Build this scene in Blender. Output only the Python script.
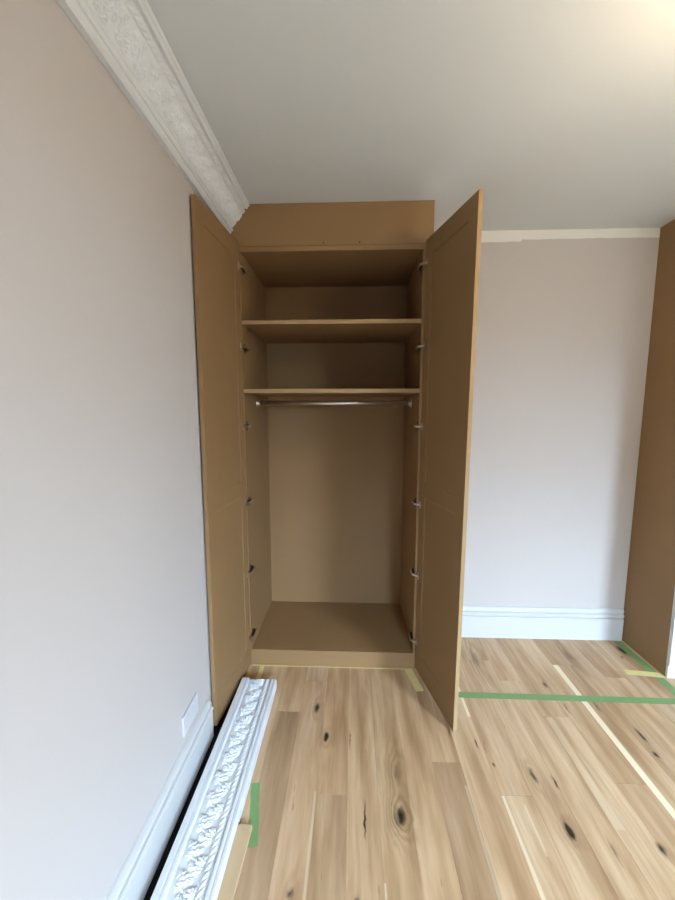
import bpy, bmesh, math, random
from mathutils import Vector, Matrix
random.seed(7)
for o in list(bpy.data.objects): bpy.data.objects.remove(o, do_unlink=True)
SC = bpy.context.scene
COL = SC.collection
PI = math.pi

# ------------------------------------------------------------------ camera
CH = 1.4934
cam_d = bpy.data.cameras.new('camera'); cam = bpy.data.objects.new('camera', cam_d); COL.objects.link(cam)
cam_d.sensor_fit = 'VERTICAL'; cam_d.sensor_height = 36.0
cam_d.lens = 399.7 / 900.0 * 36.0
cam_d.shift_y = 12.15 / 900.0
cam_d.shift_x = 0.99 / 900.0
cam_d.clip_start = 0.02
cam.location = (0, 0, CH)
cam.rotation_euler = (PI / 2 - 0.1267, 0, 0.0406)
SC.camera = cam

# ------------------------------------------------------------------ world, lights, exposure
SC.view_settings.view_transform = 'Standard'
try: SC.view_settings.look = 'None'
except Exception: pass
SC.view_settings.gamma = 1.0
SC.view_settings.use_curve_mapping = False
SC.view_settings.exposure = 0.44
w = bpy.data.worlds.new('sky'); SC.world = w; w.use_nodes = True
bg = w.node_tree.nodes['Background']; bg.inputs[0].default_value = (0.75, 0.86, 1.0, 1); bg.inputs[1].default_value = 1.0

# daylight entering by the tall window in the wall behind the camera
WIN = dict(x0=2.75, x1=3.95, z0=0.5, z1=2.0)
WINB = dict(x0=0.7, x1=1.4, z0=0.5, z1=2.0)
def area(name, loc, target, sx, sy, power, color, spread=180):
    l = bpy.data.lights.new(name, 'AREA'); l.shape = 'RECTANGLE'; l.size = sx; l.size_y = sy
    l.energy = power; l.color = color; l.spread = math.radians(spread)
    o = bpy.data.objects.new(name, l); COL.objects.link(o); o.location = loc
    o.rotation_euler = (Vector(target) - Vector(loc)).to_track_quat('-Z', 'Z').to_euler()
    return o
area('window_daylight', (2.7, -4.3, 2.95), (2.7 - .1, -4.3 + 1.1, 2.95), 6.4, 1.8, 7600, (0.58, 0.785, 1.0))   # open sky seen through the windows
# ------------------------------------------------------------------ node helpers
def srgb(r, g, b):
    f = lambda c: (c / 255 / 12.92) if c / 255 <= 0.04045 else ((c / 255 + 0.055) / 1.055) ** 2.4
    return (f(r), f(g), f(b), 1)
class NT:
    def __init__(s, name):
        s.m = bpy.data.materials.new(name); s.m.use_nodes = True; s.t = s.m.node_tree; s.n = s.t.nodes
        s.b = s.n['Principled BSDF']
    def new(s, t, **k):
        n = s.n.new(t)
        for a, v in k.items(): setattr(n, a, v)
        return n
    def put(s, sock, v):
        if v is None: return
        if hasattr(v, 'is_linked') or isinstance(v, bpy.types.NodeSocket): s.t.links.new(v, sock)
        else: sock.default_value = v
    def math(s, op, a, b=None, c=None, clamp=False):
        n = s.new('ShaderNodeMath', operation=op); n.use_clamp = clamp
        s.put(n.inputs[0], a); s.put(n.inputs[1], b); s.put(n.inputs[2], c)
        return n.outputs[0]
    def noise(s, vec, scale, detail=3, rough=0.5, dist=0.0):
        n = s.new('ShaderNodeTexNoise'); s.put(n.inputs['Vector'], vec)
        n.inputs['Scale'].default_value = scale; n.inputs['Detail'].default_value = detail
        n.inputs['Roughness'].default_value = rough; n.inputs['Distortion'].default_value = dist
        return n.outputs['Fac']
    def mapping(s, vec, scale=(1, 1, 1), loc=(0, 0, 0)):
        n = s.new('ShaderNodeMapping'); s.put(n.inputs['Vector'], vec)
        s.put(n.inputs['Scale'], scale); s.put(n.inputs['Location'], loc); return n.outputs[0]
    def mix(s, fac, a, b, blend='MIX'):
        n = s.new('ShaderNodeMix', data_type='RGBA', blend_type=blend)
        s.put(n.inputs[0], fac); s.put(n.inputs[6], a); s.put(n.inputs[7], b); return n.outputs[2]
    def ramp(s, fac, stops):
        n = s.new('ShaderNodeValToRGB'); s.put(n.inputs[0], fac); cr = n.color_ramp
        while len(cr.elements) < len(stops): cr.elements.new(0.5)
        for e, (p, c) in zip(cr.elements, stops): e.position = p; e.color = c
        return n.outputs[0]
    def bump(s, h, strength=0.2, dist=0.002):
        n = s.new('ShaderNodeBump'); n.inputs['Strength'].default_value = strength; n.inputs['Distance'].default_value = dist
        s.put(n.inputs['Height'], h); s.t.links.new(n.outputs[0], s.b.inputs['Normal'])
    def objco(s): return s.new('ShaderNodeTexCoord').outputs['Object']
    def pos(s): return s.new('ShaderNodeNewGeometry').outputs['Position']
    def done(s, col, rough=0.6, metal=0.0, spec=None):
        s.put(s.b.inputs['Base Color'], col); s.put(s.b.inputs['Roughness'], rough); s.b.inputs['Metallic'].default_value = metal
        if spec is not None: s.b.inputs['Specular IOR Level'].default_value = spec
        return s.m

def paint(name, c, rough=0.6, var=0.03, scale=2.0, bump=0.06, bscale=260):
    t = NT(name); p = t.objco()
    n = t.noise(p, scale, 3)
    a = tuple(x * (1 - var) for x in c[:3]) + (1,); b = tuple(min(1, x * (1 + var)) for x in c[:3]) + (1,)
    col = t.mix(n, a, b)
    t.bump(t.noise(p, bscale, 2), bump, 0.001)
    return t.done(col, rough)
M = {}
WALLC = srgb(196, 190, 188)
M['wall'] = paint('wall_paint', WALLC, 0.75)
M['ceiling'] = paint('ceiling_paint', srgb(213, 217, 220), 0.8, 0.02)
M['white'] = paint('white_gloss', srgb(203, 204, 205), 0.4, 0.015)
M['plaster'] = paint('plaster_white', srgb(220, 224, 230), 0.6, 0.02, 12, 0.1, 500)
M['primer'] = paint('white_primer', srgb(208, 207, 206), 0.5, 0.02)
M['plastic'] = paint('socket_plastic', srgb(204, 205, 209), 0.3, 0.0)

def wall_breast_mat():            # greige paint stopping short of the ceiling with an uneven cut line
    t = NT('wall_paint_with_bare_top'); p = t.objco()
    sx = t.new('ShaderNodeSeparateXYZ'); t.put(sx.inputs[0], p)
    n = t.noise(t.mapping(p, (3, 0, 0)), 2.0, 4)
    st = t.math('GREATER_THAN', sx.outputs[0], 0.99)
    edge = t.math('ADD', 2.478, t.math('MULTIPLY', st, 0.012)); edge = t.math('ADD', edge, t.math('MULTIPLY', n, 0.016))
    m = t.math('GREATER_THAN', sx.outputs[2], edge)
    base = t.mix(t.noise(p, 2, 3), tuple(c * .97 for c in WALLC[:3]) + (1,), tuple(c * 1.03 for c in WALLC[:3]) + (1,))
    col = t.mix(m, base, srgb(232, 231, 228))
    t.bump(t.noise(p, 260, 2), 0.06, 0.001)
    return t.done(col, 0.75)
M['wall_breast'] = wall_breast_mat()

def mdf(name, c):
    t = NT(name); p = t.objco()
    n1 = t.noise(p, 3.0, 4, 0.6); n2 = t.noise(p, 420, 2, 0.7)
    k = t.math('ADD', t.math('MULTIPLY', n1, 0.7), t.math('MULTIPLY', n2, 0.3))
    a = tuple(x * 0.86 for x in c[:3]) + (1,); b = tuple(min(1, x * 1.14) for x in c[:3]) + (1,)
    col = t.mix(k, a, b)
    t.bump(n2, 0.08, 0.0008)
    return t.done(col, 0.62, 0, 0.35)
M['mdf'] = mdf('raw_mdf', srgb(144, 113, 77))
M['mdf_edge'] = mdf('sanded_mdf_edge', srgb(164, 136, 98))
def metal(name, c, r):
    t = NT(name); p = t.objco(); n = t.noise(p, 60, 2)
    return t.done(c, t.math('ADD', r, t.math('MULTIPLY', n, 0.1)), 1.0)
M['chrome'] = metal('polished_chrome', srgb(225, 220, 212), 0.3)
M['nickel'] = metal('nickel_steel', srgb(206, 198, 188), 0.25)
M['dark_steel'] = metal('dark_steel', srgb(70, 64, 58), 0.4)

def tape(name, c):
    t = NT(name); p = t.objco()
    col = t.mix(t.noise(p, 30, 3), tuple(x * .9 for x in c[:3]) + (1,), tuple(min(1, x * 1.1) for x in c[:3]) + (1,))
    t.bump(t.noise(t.mapping(p, (1, 1, 1)), 350, 2), 0.2, 0.001)
    return t.done(col, 0.6)
M['green'] = tape('green_masking_tape', srgb(122, 158, 102))
M['yellow'] = tape('cream_masking_tape', srgb(226, 212, 150))
M['pale_wood'] = mdf('pale_timber', srgb(196, 168, 132))

PW = 0.1205; PX = 0.347
KNOTS = [  # x, y, core half-width, core half-length, strength, swirl
    (-0.116, 1.668, .010, .022, 1.0, 1.0), (-0.174, 1.85, .012, .030, .75, .8), (0.184, 1.313, .019, .034, .72, 2.2),
    (0.186, 1.50, .016, .045, .25, 1.6), (0.784, 1.284, .013, .026, .95, 1.0), (0.752, 1.510, .011, .035, .6, .8),
    (0.826, 1.478, .005, .032, .75, .3), (0.608, 1.55, .005, .008, .9, .2), (0.566, 1.655, .004, .026, .7, .2),
    (1.345, 1.735, .008, .040, .8, .4), (1.068, 1.236, .010, .022, .7, .5), (1.70, 2.42, .016, .040, .85, .6),
    (1.655, 2.347, .010, .012, .6, .3), (1.062, 2.075, .009, .022, .6, .5), (1.335, 1.63, .008, .018, .75, .4),
    (0.052, 1.30, .003, .055, .95, .15), (-0.005, 1.66, .0025, .05, .6, .1), (-0.19, 1.06, .012, .02, .6, .5),
    (0.02, 1.035, .008, .02, .7, .4), (0.90, 1.22, .006, .04, .4, .4), (0.60, 2.2, .012, .05, .4, .6),
    (1.33, 2.35, .02, .08, .3, .9), (0.75, 2.30, .02, .09, .35, 1.0), (1.25, 1.92, .006, .05, .5, .2),
    (1.09, 1.90, .004, .04, .5, .2), (0.46, 1.72, .004, .03, .6, .1),
]
STREAKS = [  # x0,x1,y0,y1,strength : pale sapwood along board edges
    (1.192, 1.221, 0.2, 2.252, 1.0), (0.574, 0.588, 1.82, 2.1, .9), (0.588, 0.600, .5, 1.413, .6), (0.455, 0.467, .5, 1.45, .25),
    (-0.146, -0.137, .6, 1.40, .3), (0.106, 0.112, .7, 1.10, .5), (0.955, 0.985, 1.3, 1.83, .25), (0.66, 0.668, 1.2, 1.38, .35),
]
def floor_mat():
    t = NT('oiled_oak'); p = t.pos(); sx = t.new('ShaderNodeSeparateXYZ'); t.put(sx.inputs[0], p)
    X, Y = sx.outputs[0], sx.outputs[1]
    oi = t.new('ShaderNodeObjectInfo')
    rnd = oi.outputs['Random']; tone = oi.outputs['Color']
    off = t.new('ShaderNodeCombineXYZ'); t.put(off.inputs[0], t.math('MULTIPLY', rnd, 37.0)); t.put(off.inputs[1], t.math('MULTIPLY', rnd, 91.0)); t.put(off.inputs[2], t.math('MULTIPLY', rnd, 13.0))
    add = t.new('ShaderNodeVectorMath', operation='ADD'); t.put(add.inputs[0], p); t.put(add.inputs[1], off.outputs[0]); q = add.outputs[0]
    dark = None; swirl = None
    wob = t.new('ShaderNodeTexNoise'); t.put(wob.inputs['Vector'], t.mapping(p, (1, .45, 1))); wob.inputs['Scale'].default_value = 55; wob.inputs['Detail'].default_value = 3
    ws = t.new('ShaderNodeSeparateColor'); t.put(ws.inputs[0], wob.outputs['Color'])
    KX = t.math('ADD', X, t.math('MULTIPLY', t.math('SUBTRACT', ws.outputs[0], .5), .017))
    KY = t.math('ADD', Y, t.math('MULTIPLY', t.math('SUBTRACT', ws.outputs[1], .5), .05))
    for (kx, ky, a, b, st, sw) in KNOTS:
        dx = t.math('SUBTRACT', KX, kx); dy = t.math('SUBTRACT', KY, ky)
        ax = t.math('DIVIDE', dx, a); ay = t.math('DIVIDE', dy, b)
        r2 = t.math('ADD', t.math('MULTIPLY', ax, ax), t.math('MULTIPLY', ay, ay))
        core = t.math('MULTIPLY', t.math('EXPONENT', t.math('MULTIPLY', r2, -0.9)), st)
        wide = t.math('EXPONENT', t.math('MULTIPLY', r2, -0.16)); wide = t.math('MULTIPLY', wide, sw)
        dark = core if dark is None else t.math('MAXIMUM', dark, core)
        swirl = wide if swirl is None else t.math('ADD', swirl, wide)
    # bent grain lines
    warp = t.noise(t.mapping(q, (5, 0.9, 1)), 1.6, 3, 0.5)
    ph = t.math('ADD', t.math('MULTIPLY', X, 150.0), t.math('ADD', t.math('MULTIPLY', warp, 34.0), t.math('MULTIPLY', swirl, 11.0)))
    ph = t.math('ADD', ph, t.math('MULTIPLY', rnd, 50.0))
    line = t.math('MULTIPLY_ADD', t.math('SINE', ph), 0.5, 0.5)
    fine = t.noise(t.mapping(q, (160, 5, 1)), 1.0, 4, 0.65)
    broad = t.noise(t.mapping(q, (14, 1.3, 1)), 1.0, 4, 0.55)
    broad2 = t.noise(t.mapping(q, (30, 2.2, 1)), 1.0, 5, 0.62)
    base = t.ramp(broad, [(0.30, srgb(166, 134, 101)), (0.50, srgb(202, 173, 139)), (0.68, srgb(222, 197, 166))])
    base = t.mix(t.ramp(broad2, [(0.50, (0, 0, 0, 1)), (0.72, (.38, .38, .38, 1))]), base, srgb(150, 116, 82))
    base = t.mix(1.0, base, tone, 'MULTIPLY')
    amt = t.math('MULTIPLY', line, t.math('MULTIPLY_ADD', swirl, 0.34, 0.10), None, True)
    base = t.mix(amt, base, srgb(128, 96, 66))
    base = t.mix(t.math('MULTIPLY', fine, 0.24), base, srgb(150, 116, 84))
    grey = t.math('MULTIPLY', swirl, 0.16, None, True)
    base = t.mix(grey, base, srgb(140, 112, 78))
    # pale sapwood strips
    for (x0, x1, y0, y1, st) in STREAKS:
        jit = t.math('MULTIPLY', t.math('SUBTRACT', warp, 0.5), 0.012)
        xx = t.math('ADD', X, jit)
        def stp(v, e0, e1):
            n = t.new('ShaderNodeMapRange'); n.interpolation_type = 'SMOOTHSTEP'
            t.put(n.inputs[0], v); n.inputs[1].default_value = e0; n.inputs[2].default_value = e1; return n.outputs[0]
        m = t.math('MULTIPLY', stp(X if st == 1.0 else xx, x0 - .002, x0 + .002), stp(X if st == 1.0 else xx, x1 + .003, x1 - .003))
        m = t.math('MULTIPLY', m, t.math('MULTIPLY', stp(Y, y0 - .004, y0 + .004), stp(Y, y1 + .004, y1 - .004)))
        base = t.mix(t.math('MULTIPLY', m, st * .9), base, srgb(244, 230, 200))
    # small flecks
    fl = t.noise(t.mapping(q, (60, 7, 1)), 1.0, 2, 0.5)
    flm = t.math('MULTIPLY', t.math('GREATER_THAN', fl, 0.745), 0.35)
    base = t.mix(flm, base, srgb(110, 78, 50))
    kd = t.math('MULTIPLY', t.math('SUBTRACT', dark, 0.10), 1.7, None, True)
    base = t.mix(kd, base, srgb(44, 30, 20))
    t.bump(fine, 0.08, 0.0006)
    return t.done(base, t.math('MULTIPLY_ADD', fine, 0.12, 0.40), 0, 0.4)
M['oak'] = floor_mat()
M['underlay'] = paint('dark_underlay', srgb(26, 23, 21), 0.9, 0.1)

# ------------------------------------------------------------------ mesh helpers
def link(name, me, mat, parent=None):
    o = bpy.data.objects.new(name, me); COL.objects.link(o)
    if mat is not None: me.materials.append(M[mat] if isinstance(mat, str) else mat)
    if parent is not None: o.parent = parent
    return o
def from_bm(name, bm, mat, parent=None, smooth=False):
    bmesh.ops.recalc_face_normals(bm, faces=bm.faces)
    me = bpy.data.meshes.new(name); bm.to_mesh(me); bm.free()
    if smooth:
        for f in me.polygons: f.use_smooth = True
    return link(name, me, mat, parent)
def tag(o, label, cat, group=None, kind=None):
    o['label'] = label; o['category'] = cat
    if group: o['group'] = group
    if kind: o['kind'] = kind
    return o
def empty(name, loc):
    o = bpy.data.objects.new(name, None); COL.objects.link(o); o.location = loc; o.empty_display_size = 0.1; return o
def addbox(bm, x0, x1, y0, y1, z0, z1, bev=0.0, seg=1, mtx=None):
    r = bmesh.ops.create_cube(bm, size=1.0)
    vs = r['verts']
    for v in vs:
        v.co = Vector((x0 + (v.co.x + .5) * (x1 - x0), y0 + (v.co.y + .5) * (y1 - y0), z0 + (v.co.z + .5) * (z1 - z0)))
    if bev > 0:
        es = list({e for v in vs for e in v.link_edges})
        r2 = bmesh.ops.bevel(bm, geom=es, offset=bev, segments=seg, affect='EDGES', profile=0.5)
        vs = list({v for f in r2['faces'] for v in f.verts} | {v for v in vs if v.is_valid})
    if mtx is not None:
        bmesh.ops.transform(bm, matrix=mtx, verts=[v for v in vs if v.is_valid])
    return vs
def box(name, x0, x1, y0, y1, z0, z1, mat, parent=None, bev=0.0, seg=1):
    """box in world coordinates; the object's origin sits at the middle of its base"""
    cx, cy, cz = (x0 + x1) / 2, (y0 + y1) / 2, z0
    bm = bmesh.new(); addbox(bm, x0 - cx, x1 - cx, y0 - cy, y1 - cy, z0 - cz, z1 - cz, bev, seg)
    o = from_bm(name, bm, mat, parent)
    o.location = Vector((cx, cy, cz)) - (parent.location if parent is not None and parent.parent is None else Vector((0, 0, 0)))
    return o
def plain_box(name, x0, x1, y0, y1, z0, z1, mat, parent=None, bev=0.0):
    bm = bmesh.new(); addbox(bm, x0, x1, y0, y1, z0, z1, bev)
    return from_bm(name, bm, mat, parent)
def cyl(bm, p0, p1, r0, r1=None, n=24):
    p0, p1 = Vector(p0), Vector(p1); r1 = r0 if r1 is None else r1
    d = (p1 - p0); q = d.to_track_quat('Z', 'Y').to_matrix().to_4x4()
    r = bmesh.ops.create_cone(bm, cap_ends=True, segments=n, radius1=r0, radius2=r1, depth=d.length)
    bmesh.ops.transform(bm, matrix=Matrix.Translation((p0 + p1) / 2) @ q, verts=r['verts'])
def sweep(name, prof, axis, a0, a1, org, mat, parent=None):
    """closed profile (u,z) swept along x or y; org = wall plane coordinate and direction"""
    bm = bmesh.new(); w0, sgn = org; rings = []
    for a in (a0, a1):
        rings.append([bm.verts.new((w0 + sgn * u, a, z) if axis == 'y' else (a, w0 + sgn * u, z)) for u, z in prof])
    n = len(prof)
    for i in range(n): bm.faces.new((rings[0][i], rings[0][(i + 1) % n], rings[1][(i + 1) % n], rings[1][i]))
    bm.faces.new(rings[0]); bm.faces.new(rings[1])
    return from_bm(name, bm, mat, parent)

# ------------------------------------------------------------------ room shell
XL, YB, YA, HC = -0.664, 2.546, 2.84, 2.55
XR, YF = 5.6, -2.6
FZ = 0.0
fl = tag(plain_box('floor', XL - .1, XR + .1, YF - .1, YA + .1, -0.10, -0.0165, 'underlay'), 'wide floor of pale knotty oak boards', 'floor', kind='structure')
tag(plain_box('ceiling', XL - .1, XR + .1, YF - .1, YA + .1, HC, HC + .1, 'ceiling'), 'plain white painted ceiling', 'ceiling', kind='structure')
tag(plain_box('wall_left', XL - .1, XL, YF, YA, -.1, HC, 'wall'), 'greige painted side wall carrying the ornate cornice', 'wall', kind='structure')
tag(plain_box('wall_back', 0.412, XR, YB, YA + .1, -.1, HC, 'wall_breast'), 'greige wall between the two wardrobes with bare white strip under ceiling', 'wall', kind='structure')
tag(plain_box('wall_alcove', XL, 0.412, YA, YA + .1, -.1, HC, 'wall'), 'alcove wall behind the open wardrobe', 'wall', kind='structure')
tag(plain_box('wall_right', XR, XR + .1, YF, YA, -.1, HC, 'wall'), 'greige painted wall across the room', 'wall', kind='structure')
bm = bmesh.new()
for a in ((XL, WINB['x0'], -.1, HC), (WINB['x1'], WIN['x0'], -.1, HC), (WIN['x1'], XR, -.1, HC)):
    addbox(bm, a[0], a[1], YF - .12, YF, a[2], a[3])
for q in (WIN, WINB):
    addbox(bm, q['x0'], q['x1'], YF - .12, YF, -.1, q['z0']); addbox(bm, q['x0'], q['x1'], YF - .12, YF, q['z1'], HC)
tag(from_bm('wall_front', bm, 'wall'), 'greige wall behind the viewer with a tall window', 'wall', kind='structure')
def window(name, q, label):
    wn = tag(empty(name, ((q['x0'] + q['x1']) / 2, YF, q['z0'])), label, 'window', kind='structure')
    bm = bmesh.new()
    for (x0, x1, z0, z1) in ((q['x0'], q['x0'] + .05, q['z0'], q['z1']), (q['x1'] - .05, q['x1'], q['z0'], q['z1']), (q['x0'] + .05, q['x1'] - .05, q['z0'], q['z0'] + .06), (q['x0'] + .05, q['x1'] - .05, q['z1'] - .05, q['z1']), (q['x0'] + .05, q['x1'] - .05, 1.23, 1.27)):
        addbox(bm, x0, x1, YF - .10, YF - .05, z0, z1)
    o = from_bm('window_frame', bm, 'white', wn); o.location = -wn.location
    o = plain_box('window_sill', q['x0'] - .05, q['x1'] + .05, YF - .05, YF + .06, q['z0'] - .03, q['z0'], 'white', wn); o.location = -wn.location
window('window_1', WIN, 'white sash window in the wall behind the viewer, farther from the cornice')
window('window_2', WINB, 'white sash window in the wall behind the viewer, nearer the cornice')

# floor boards, each its own piece
TONES = [(1.0, .98, .96), (.95, .93, .90), (1.04, 1.03, 1.02), (.90, .87, .83), (1.0, 1.0, .99), (1.03, .99, .95), (.97, .96, .95)]
special = {  # row index -> (list of butt joints, {segment index: tone})
    -6: ([1.819], {0: (.80, .76, .72), 1: (.92, .84, .76)}),
    -5: ([0.95, 2.05], {1: (1.0, .93, .88)}),
    -4: ([1.391], {0: (.96, .93, .90), 1: (.98, .90, .82)}),
    -3: ([0.6, 2.4], {1: (1.02, .97, .91)}),
    -2: ([0.75, 2.25], {1: (.98, .94, .86)}),
    -1: ([0.9, 2.45], {1: (1.02, .97, .90)}),
    0: ([0.2, 1.555], {1: (.74, .67, .61), 2: (1.02, .97, .91)}),
    1: ([0.85, 2.2], {1: (1.0, .95, .88)}),
    2: ([1.415], {0: (1.08, 1.06, 1.03), 1: (1.0, .95, .89)}),
    3: ([0.8, 2.28], {1: (1.0, .97, .92)}),
    4: ([1.05, 2.1], {1: (1.03, 1.0, .95)}),
    5: ([0.7, 1.84], {1: (1.06, 1.04, 1.0), 2: (.97, .92, .86)}),
    6: ([0.5, 1.485], {1: (.92, .86, .80), 2: (1.03, 1.0, .94)}),
    7: ([0.3, 2.252], {1: (1.06, 1.04, 1.0), 2: (.84, .77, .70)}),
    8: ([0.9, 1.95], {1: (1.0, .98, .95)}),
    9: ([0.6, 2.15], {1: (1.04, 1.02, .98)}),
}
def plank(x0, x1, y0, y1, tone):
    g = 0.00015; b = 0.0006; zt, zb = FZ, FZ - .016
    cx, cy = (x0 + x1) / 2, (y0 + y1) / 2
    hx, hy = (x1 - x0) / 2 - g, (y1 - y0) / 2 - g
    v = []
    for (z, i) in ((zb, 0), (zt - b, 0), (zt, b)):
        v += [(-hx + i, -hy + i, z), (hx - i, -hy + i, z), (hx - i, hy - i, z), (-hx + i, hy - i, z)]
    f = [(8, 9, 10, 11), (3, 2, 1, 0)]
    for l in (0, 4):
        for i in range(4): f.append((l + i, l + (i + 1) % 4, l + 4 + (i + 1) % 4, l + 4 + i))
    me = bpy.data.meshes.new('floor_board'); me.from_pydata(v, [], f)
    o = link('floor_board', me, 'oak', fl); o.location = (cx, cy, 0)
    o.color = tone + (1,)
k = -9
while True:
    x0 = PX + PW * k; x1 = x0 + PW
    if x0 > XR: break
    if x0 > -0.63:            # the boards stop short of the side wall, leaving a dark strip of floor base
        far = YA if x0 < 0.412 else YB
        butts, tones = special.get(k, (None, {}))
        if butts is None:
            butts = []; y = YF + random.uniform(.4, 1.6)
            while y < far - .3: butts.append(y); y += random.uniform(.9, 2.0)
        else:
            pre = []; y = butts[0] - random.uniform(1.2, 1.7)
            while y > YF + .3: pre.append(y); y -= random.uniform(1.0, 1.8)
            pre = pre[::-1]; tones = {i + len(pre): v for i, v in tones.items()}; butts = pre + butts
        ys = [YF] + butts + [far]
        for i in range(len(ys) - 1):
            plank(x0 if k > -8 else x0 + .010, min(x1, XR), ys[i], ys[i + 1], tones.get(i, random.choice(TONES)))
    k += 1

# skirting boards
SK = [(0, 0), (.020, 0), (.020, .144), (.019, .147), (.010, .149), (.010, .155), (.020, .158), (.023, .164), (.022, .173), (.018, .178), (.009, .180), (.009, .186), (.016, .189), (.017, .197), (.014, .206), (.008, .212), (.004, .214), (0, .214)]
tag(sweep('baseboard_back', SK, 'x', 0.43, 1.770, (YB, -1), 'white'), 'white moulded skirting board along the wall between the wardrobes', 'skirting board', kind='structure')
SKL = [(u * 1.35, z * .84) for u, z in SK]
tag(sweep('baseboard_left', SKL, 'y', YF, 1.655, (XL, 1), 'white'), 'white moulded skirting board on the side wall, cut off short of the open door', 'skirting board', kind='structure')

# ------------------------------------------------------------------ ornate plaster cornice
def relief(s, u):
    """height of the face above its base plane; s 0..1 across, u metres along"""
    def sm(e0, e1, x):
        t = max(0, min(1, (x - e0) / (e1 - e0))); return t * t * (3 - 2 * t)
    n = 0.0
    n += 0.013 * (1 - sm(.19, .235, s)) - 0.004 * sm(.10, .115, s) * (1 - sm(.125, .14, s))
    n += 0.012 * sm(.845, .875, s) - 0.003 * sm(.92, .93, s) * (1 - sm(.94, .95, s))
    n += 0.004 * sm(.225, .25, s) * (1 - sm(.80, .83, s))
    # scrolling leaves
    if .25 < s < .70:
        v = (s - .475) / .225; L = .088
        best = 0.0
        ph = 2 * PI * u / L
        d = abs(v - .52 * math.sin(ph)); best = max(best, .55 * (1 - d / .16))
        base = math.floor(u / L * 2)
        for kk in range(base - 2, base + 4):
            sg = 1 if kk % 2 else -1
            for (du, cv, ang, la, lb, hh) in ((.25, -.28, .6, .024, .34, 1.0), (.05, -.62, 1.1, .017, .22, .8), (.62, -.55, .25, .019, .24, .85), (.40, .15, -.5, .013, .22, .7)):
                cu = (kk + du) * L / 2; pu = u - cu; pv = (v - sg * cv)
                if abs(pu) > .05: continue
                a = ang * sg; xu = (pu / la) * math.cos(a) + (pv / (lb * 2.4)) * math.sin(a); xv = -(pu / la) * math.sin(a) + (pv / (lb * 1.0)) * math.cos(a)
                r = xu * xu + xv * xv
                if r < 1:
                    ve = .66 + .34 * math.cos(11 * xu + 5 * abs(xv)); best = max(best, hh * (1 - r) ** .5 * ve)
        n += 0.0095 * max(0, best) * sm(.25, .29, s) * (1 - sm(.66, .70, s))
    # twisted rope bead
    if .70 < s < .82:
        v = (s - .76) / .06
        c = max(0, 1 - v * v) ** .5
        n += .0085 * c * (.55 + .45 * abs(math.sin(PI * (u / .024 + v * .55))))
    return n
def cornice(name, p0, p1, y0, y1, back, mat, step=0.0028, ns=72):
    """p0,p1 = (x,z) ends of the face; back = list of (x,z) closing the section"""
    p0, p1 = Vector((p0[0], p0[1])), Vector((p1[0], p1[1])); d = p1 - p0; nrm = Vector((d.y, -d.x)).normalized() * back['sign']
    ny = int((y1 - y0) / step); verts = []; faces = []
    bk = back['pts']; m = ns + 1 + len(bk)
    for j in range(ny + 1):
        y = y0 + (y1 - y0) * j / ny
        for i in range(ns + 1):
            s = i / ns; q = p0 + d * s + nrm * relief(s, y1 - y)
            verts.append((q.x, y, q.y))
        for b in bk: verts.append((b[0], y, b[1]))
    for j in range(ny):
        for i in range(m):
            a = j * m + i; b = j * m + (i + 1) % m
            faces.append((a, b, b + m, a + m))
    faces.append(tuple(range(m - 1, -1, -1))); faces.append(tuple(range(ny * m, ny * m + m)))
    me = bpy.data.meshes.new(name); me.from_pydata(verts, [], faces)
    bm = bmesh.new(); bm.from_mesh(me); bmesh.ops.recalc_face_normals(bm, faces=bm.faces); bm.to_mesh(me); bm.free()
    return link(name, me, mat)
co = cornice('cornice', (-0.654, 2.405), (-0.5445, 2.549), -0.6, 2.182, dict(sign=1, pts=[(-0.545, HC - .0005), (XL + .0005, HC - .0005), (XL + .0005, 2.400), (-.657, 2.400)]), 'plaster')
tag(co, 'ornate white plaster cornice fixed between the side wall and the ceiling', 'cornice')
# plain run of the same cornice behind the viewer is not in view
sp = cornice('cornice_length', (-0.592, 0.044), (-0.411, 0.040), 0.25, 1.985, dict(sign=-1, pts=[(-0.406, .040), (-0.406, .0), (-.45, .0), (-.47, .018), (-.54, .018), (-.56, 0), (-0.598, .0), (-.598, .044)]), 'plaster')
tag(sp, 'loose length of ornate white plaster cornice lying on the floor', 'cornice')
# turn it a touch so it is not quite parallel to the wall
sp.matrix_world = Matrix.Translation((0.0, 0, 0.001))

# ------------------------------------------------------------------ open wardrobe
YW, YI = 2.184, 2.792
XI0, XI1 = -0.593, 0.356
W = tag(empty('wardrobe', ((XI0 + XI1) / 2, YW, 0)), 'tall built-in wardrobe of raw brown board with both doors open', 'wardrobe')
def wb(name, x0, x1, y0, y1, z0, z1, mat='mdf', bev=0.0008): return box(name, x0, x1, y0, y1, z0, z1, mat, W, bev)
ZF, ZT = 0.095, 2.318
wb('side_panel', XI0 - .019, XI0, YW, YI, 0, 2.3425)
wb('side_panel', XI1, XI1 + .019, YW, YI, 0, 2.3425)
wb('end_panel', XI1 + .020, 0.407, YW + .001, YI, 0, HC - .002)
wb('filler_strip', XL + .001, XI0 - .020, YW, YW + .02, 0, 2.3425)
wb('back_panel', XI0 - .019, XI1 + .019, YI, YI + .012, 0, 2.3425)
wb('top_panel', XI0, XI1, YW + .001, YI, ZT, 2.3425)
wb('bottom_panel', XI0, XI1, YW + .019, YI, ZF - .018, ZF)
wb('plinth', XI0, XI1, YW + .001, YW + .0188, 0, ZF + .0005, 'mdf', .001)
for z in (1.974, 1.6135): 
    wb('shelf', XI0, XI1, YW + .006, YI, z - .021, z - .0008)
    o = box('shelf_lipping', XI0, XI1, YW + .003, YW + .006, z - .0215, z, 'mdf_edge', W, .0008)
fa = wb('fascia_panel', XL + .001, 0.407, YW - .001, YW + .018, 2.3435, HC - .001)
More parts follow.
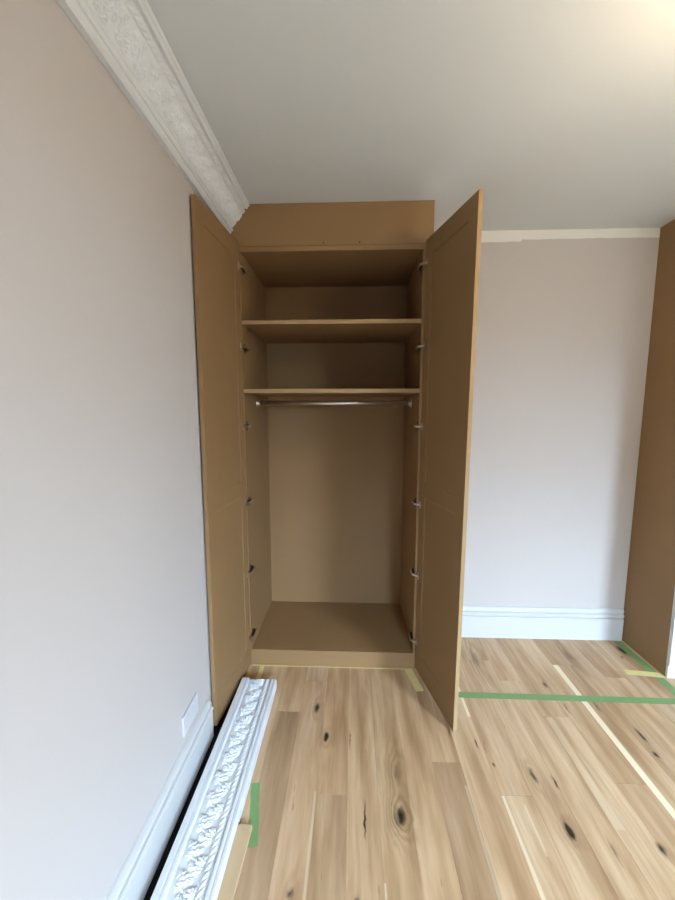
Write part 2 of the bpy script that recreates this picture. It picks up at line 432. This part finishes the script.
for x in (-.155, .03):
    bm = bmesh.new(); cyl(bm, (0, -.0006, 0), (0, .001, 0), .004, n=12)
    s = from_bm('screw_head', bm, 'dark_steel', fa); s.location = (x - fa.location.x - W.location.x, -.0100, .012)
# hanging rail
bm = bmesh.new(); cyl(bm, (XI0 + .004, 0, 0), (XI1 - .004, 0, 0), .0125, n=24)
hr = from_bm('hanging_rail', bm, 'chrome', W, True); hr.location = Vector((0, 2.487, 1.543)) - W.location
for f in hr.data.polygons: f.use_smooth = len(f.vertices) == 4
for (xa, xb) in ((XI0 + .0005, XI0 + .012), (XI1 - .0005, XI1 - .012)):
    bm = bmesh.new(); cyl(bm, (xa, 0, 0), (xb, 0, 0), .027, .021, 24); cyl(bm, (xb, 0, 0), (xb + (.006 if xb > xa else -.006), 0, 0), .017, .0165, 24)
    from_bm('rail_socket', bm, 'nickel', hr)

# doors: panelled leaf with sunk panels, twisting a little over its height
HZ = [2.242, 1.832, 1.411, 0.984, 0.576, 0.178]
def door(hx, hy, ox, oy, side, twist, label):
    DT, ZB, ZTP = .0185, .014, 2.355
    d = Vector((ox - hx, oy - hy)); w = d.length; d /= w
    nrm = Vector((d.y, -d.x))            # candidate normal
    if nrm.x * side > 0: nrm = -nrm      # pointing into the opening (inner face)
    bm = bmesh.new()
    def P(a, z, dep):                     # a along the leaf, dep depth behind the inner face
        tw = twist * ((z - 1.18) / 1.16) * (a / w)
        return bm.verts.new((hx + d.x * a - nrm.x * dep + side * tw, hy + d.y * a - nrm.y * dep, z))
    st, rb, rt, rm = .068, .115, .085, .04
    A = [0, st, w - st, w]; Z = [ZB, ZB + rb, 1.075 - rm, 1.075 + rm, ZTP - rt, ZTP]
    # refine z so that the twist stays smooth
    for (dep, sunk, flip) in ((0.0, .0026, 1), (DT, -.0070, -1)):
        g = {}
        for i, a in enumerate(A):
            for j, z in enumerate(Z): g[i, j] = P(a, z, dep)
        for i in range(3):
            for j in range(5):
                if i == 1 and j in (1, 3):
                    e = .005; a0, a1, z0, z1 = A[1] + e, A[2] - e, Z[j] + e, Z[j + 1] - e
                    q = [P(a0, z0, dep + sunk), P(a1, z0, dep + sunk), P(a1, z1, dep + sunk), P(a0, z1, dep + sunk)]
                    o4 = [g[1, j], g[2, j], g[2, j + 1], g[1, j + 1]]
                    bm.faces.new(q)
                    for k in range(4): bm.faces.new((o4[k], o4[(k + 1) % 4], q[(k + 1) % 4], q[k]))
                else: bm.faces.new((g[i, j], g[i + 1, j], g[i + 1, j + 1], g[i, j + 1]))
        if flip == 1: front = g
        else: rear = g
    edge = [(i, 0) for i in range(4)] + [(3, j) for j in range(1, 6)] + [(i, 5) for i in (2, 1, 0)] + [(0, j) for j in (4, 3, 2, 1)]
    for k in range(len(edge)):
        a, b = edge[k], edge[(k + 1) % len(edge)]
        f = bm.faces.new((front[a], front[b], rear[b], rear[a])); f.material_index = 1
    for v in bm.verts: v.co -= Vector((hx, hy, 0))
    o = from_bm('door', bm, 'mdf', W); o.data.materials.append(M['mdf' if side < 0 else 'mdf_edge'])
    o.location = Vector((hx, hy, 0)) - W.location
    o['label'] = label
    # concealed hinges
    xin = XI0 if side < 0 else XI1
    for z in HZ:
        bm = bmesh.new()
        # cup flange on the inner face of the leaf
        c = Vector((hx, hy)) + d * .016 + nrm * .0005
        cyl(bm, (c.x, c.y, z), (c.x + nrm.x * .0022, c.y + nrm.y * .0022, z), .0145, n=20)
        ang = math.atan2(d.y, d.x)
        addbox(bm, -.006, .007, -.0008, .0022, -.020, .020, .0008, 1, Matrix.Translation((c.x, c.y, z)) @ Matrix.Rotation(ang, 4, 'Z') if side < 0 else Matrix.Translation((c.x, c.y, z)) @ Matrix.Rotation(ang, 4, 'Z') @ Matrix.Rotation(PI, 4, 'X'))
        # bridge arm from the cup to the plate on the carcass side
        s = -side
        p = [(c.x + nrm.x * .002, c.y + nrm.y * .002), (xin + s * .014, YW - .004), (xin + s * .016, YW + .022), (xin + s * .013, YW + .075)]
        for k in range(3):
            a, b = Vector(p[k]), Vector(p[k + 1]); L = (b - a).length; th = math.atan2(b.y - a.y, b.x - a.x)
            addbox(bm, -.001, L + .001, -.003, .003, -.0058, .0058, .0012, 1, Matrix.Translation((a.x, a.y, z)) @ Matrix.Rotation(th, 4, 'Z'))
        for v in bm.verts: v.co -= Vector((hx, hy, 0))
        from_bm('hinge_arm', bm, 'nickel', o)
        bm = bmesh.new()
        x0, x1 = sorted((xin + s * .0004, xin + s * .009))
        addbox(bm, x0, x1, YW + .016, YW + .072, z - .007, z + .007, .001)
        x0, x1 = sorted((xin + s * .0004, xin + s * .004))
        addbox(bm, x0, x1, YW + .030, YW + .046, z - .026, z + .026, .0015)
        for v in bm.verts: v.co -= Vector((hx, hy, 0))
        from_bm('hinge_plate', bm, 'dark_steel', o)
    return o
door(-0.594, 2.176, -0.636, 1.697, -1, .0005, 'open door folded back towards the side wall')
door(0.368, 2.176, 0.481, 1.706, 1, .008, 'open door swung out in front of the plain wall')

# ------------------------------------------------------------------ second wardrobe with white front
R = tag(empty('wardrobe', (2.28, 2.17, 0)), 'fitted wardrobe with raw brown side panel and white front', 'wardrobe')
def rb(name, x0, x1, y0, y1, z0, z1, mat, bev=.001): return box(name, x0, x1, y0, y1, z0, z1, mat, R, bev)
rb('side_panel', 1.776, 1.794, 2.172, YB - .001, 0, HC - .001, 'mdf')
rb('side_panel', 2.782, 2.80, 2.172, YB - .001, 0, HC - .001, 'mdf')
rb('plinth', 1.7765, 2.80, 2.155, 2.171, 0, .075, 'primer')
rb('fascia_panel', 1.7765, 2.80, 2.150, 2.171, 2.36, HC - .001, 'primer')
def white_door(x0, x1, z0, z1):
    bm = bmesh.new(); addbox(bm, x0, x1, 2.158, 2.171, z0, z1)
    s = .075
    for a in ((x0, x0 + s, z0, z1), (x1 - s, x1, z0, z1), (x0 + s, x1 - s, z0, z0 + s), (x0 + s, x1 - s, z1 - s, z1), (x0 + s, x1 - s, 1.05, 1.05 + s)):
        addbox(bm, a[0], a[1], 2.149, 2.158, a[2], a[3])
    o = from_bm('door', bm, 'primer', R); o.location = -R.location; return o
white_door(1.777, 2.286, .080, 2.356); white_door(2.290, 2.799, .080, 2.356)

# ------------------------------------------------------------------ small things
def strip(name, pts, width, mat, label, cat, z=.0004, t=.0004, group=None, n=14, wob=.0006):
    """tape laid along a floor line pts[0]->pts[1]"""
    a, b = Vector(pts[0]), Vector(pts[1]); d = (b - a); L = d.length; d /= L; nn = Vector((-d.y, d.x)); bm = bmesh.new()
    ro = []
    for i in range(n + 1):
        q = a + d * L * i / n; e = random.uniform(-wob, wob); e2 = random.uniform(-wob, wob)
        if i in (0, n): e += random.uniform(-.002, .002)
        l = q + nn * (width / 2 + e) - a; r = q - nn * (width / 2 + e2) - a
        if i in (0, n): r += d * random.uniform(-.004, .004)
        ro.append([bm.verts.new((l.x, l.y, 0)), bm.verts.new((r.x, r.y, 0)), bm.verts.new((r.x, r.y, t)), bm.verts.new((l.x, l.y, t))])
    for i in range(n):
        for k in range(4): bm.faces.new((ro[i][k], ro[i][(k + 1) % 4], ro[i + 1][(k + 1) % 4], ro[i + 1][k]))
    bm.faces.new(ro[0]); bm.faces.new(ro[-1])
    o = from_bm(name, bm, mat); o.location = (a.x, a.y, z)
    return tag(o, label, cat, group)
strip('masking_tape', ((0.425, 1.976), (1.84, 1.968)), .044, 'green', 'long green masking tape stretched across the floor boards between the wardrobes', 'tape')
strip('masking_tape', ((1.735, 2.515), (1.735, 1.80)), .046, 'green', 'green masking tape running along the foot of the white-fronted wardrobe', 'tape', z=.0010)
strip('masking_tape', ((1.58, 2.20), (1.77, 2.178)), .046, 'yellow', 'cream masking tape scrap at the foot corner of the white-fronted wardrobe', 'tape', z=.0016, n=6)
strip('masking_tape', ((XI0 + .01, 2.176), (XI1 - .005, 2.176)), .010, 'yellow', 'thin cream tape line along the plinth of the open wardrobe', 'tape', n=20)
strip('masking_tape', ((-0.527, 2.168), (-0.522, 2.00)), .026, 'yellow', 'cream tape scrap between the plinth and the loose cornice end', 'tape', z=.0009, n=5)
strip('masking_tape', ((0.33, 2.168), (0.37, 1.99)), .044, 'yellow', 'cream tape scrap under the door beside the long green tape', 'tape', z=.0009, n=5)
strip('masking_tape', ((-0.386, 1.425), (-0.338, 1.190)), .034, 'green', 'short green tape scrap beside the loose cornice', 'tape', z=.0009, n=6, wob=.002)
bm = bmesh.new(); addbox(bm, -.10, .05, -.55, .55, 0, .016, .0015)
o = from_bm('timber_offcut', bm, 'pale_wood'); o.location = (-.415, .70, .0015); o.rotation_euler = (0, 0, -.02)
tag(o, 'pale flat timber offcut under the edge of the loose cornice', 'offcut')
# wall plate on the side wall, just above the skirting
P = tag(empty('wall_socket', (XL, 1.47, .221)), 'white double wall plate just above the skirting on the side wall', 'socket')
bm = bmesh.new(); addbox(bm, .0002, .009, -.074, .074, 0, .083, .003, 2); from_bm('face_plate', bm, 'plastic', P)
for y in (-.06, .06):
    bm = bmesh.new(); cyl(bm, (.0088, y, .0435), (.0096, y, .0435), .0045, n=14); from_bm('screw_cap', bm, 'plastic', P)
for y in (-.035, .035):
    bm = bmesh.new(); addbox(bm, .0086, .0125, y - .008, y + .008, .050, .068, .001); from_bm('switch', bm, 'plastic', P)

# ceiling lamp just outside the frame: an opal globe, the room's own warm light
LP = (1.02, 0.90, 2.27); LR = 0.07; LW = 14.0
t = NT('opal_glass_lit'); t.b.inputs['Emission Color'].default_value = (1.0, 0.80, 0.53, 1)
t.b.inputs['Emission Strength'].default_value = LW / (4 * PI * PI * LR * LR)
M['lit_globe'] = t.done(srgb(250, 244, 230), 0.3)
G = tag(empty('ceiling_lamp', (LP[0], LP[1], HC)), 'lit opal globe lamp hanging from the white ceiling on a short stem', 'lamp')
bm = bmesh.new(); cyl(bm, (0, 0, -.022), (0, 0, 0), .045, .055, 32); cyl(bm, (0, 0, LP[2] + LR - HC - .004), (0, 0, -.02), .010, .010, 16); cyl(bm, (0, 0, LP[2] + LR - HC - .006), (0, 0, LP[2] + LR - HC + .03), .022, .018, 24)
from_bm('ceiling_rose', bm, 'white', G)
bm = bmesh.new(); bmesh.ops.create_icosphere(bm, subdivisions=3, radius=LR)
for v in bm.verts: v.co.z *= .96
g = from_bm('globe', bm, 'lit_globe', G, True); g.location = (0, 0, LP[2] - HC)
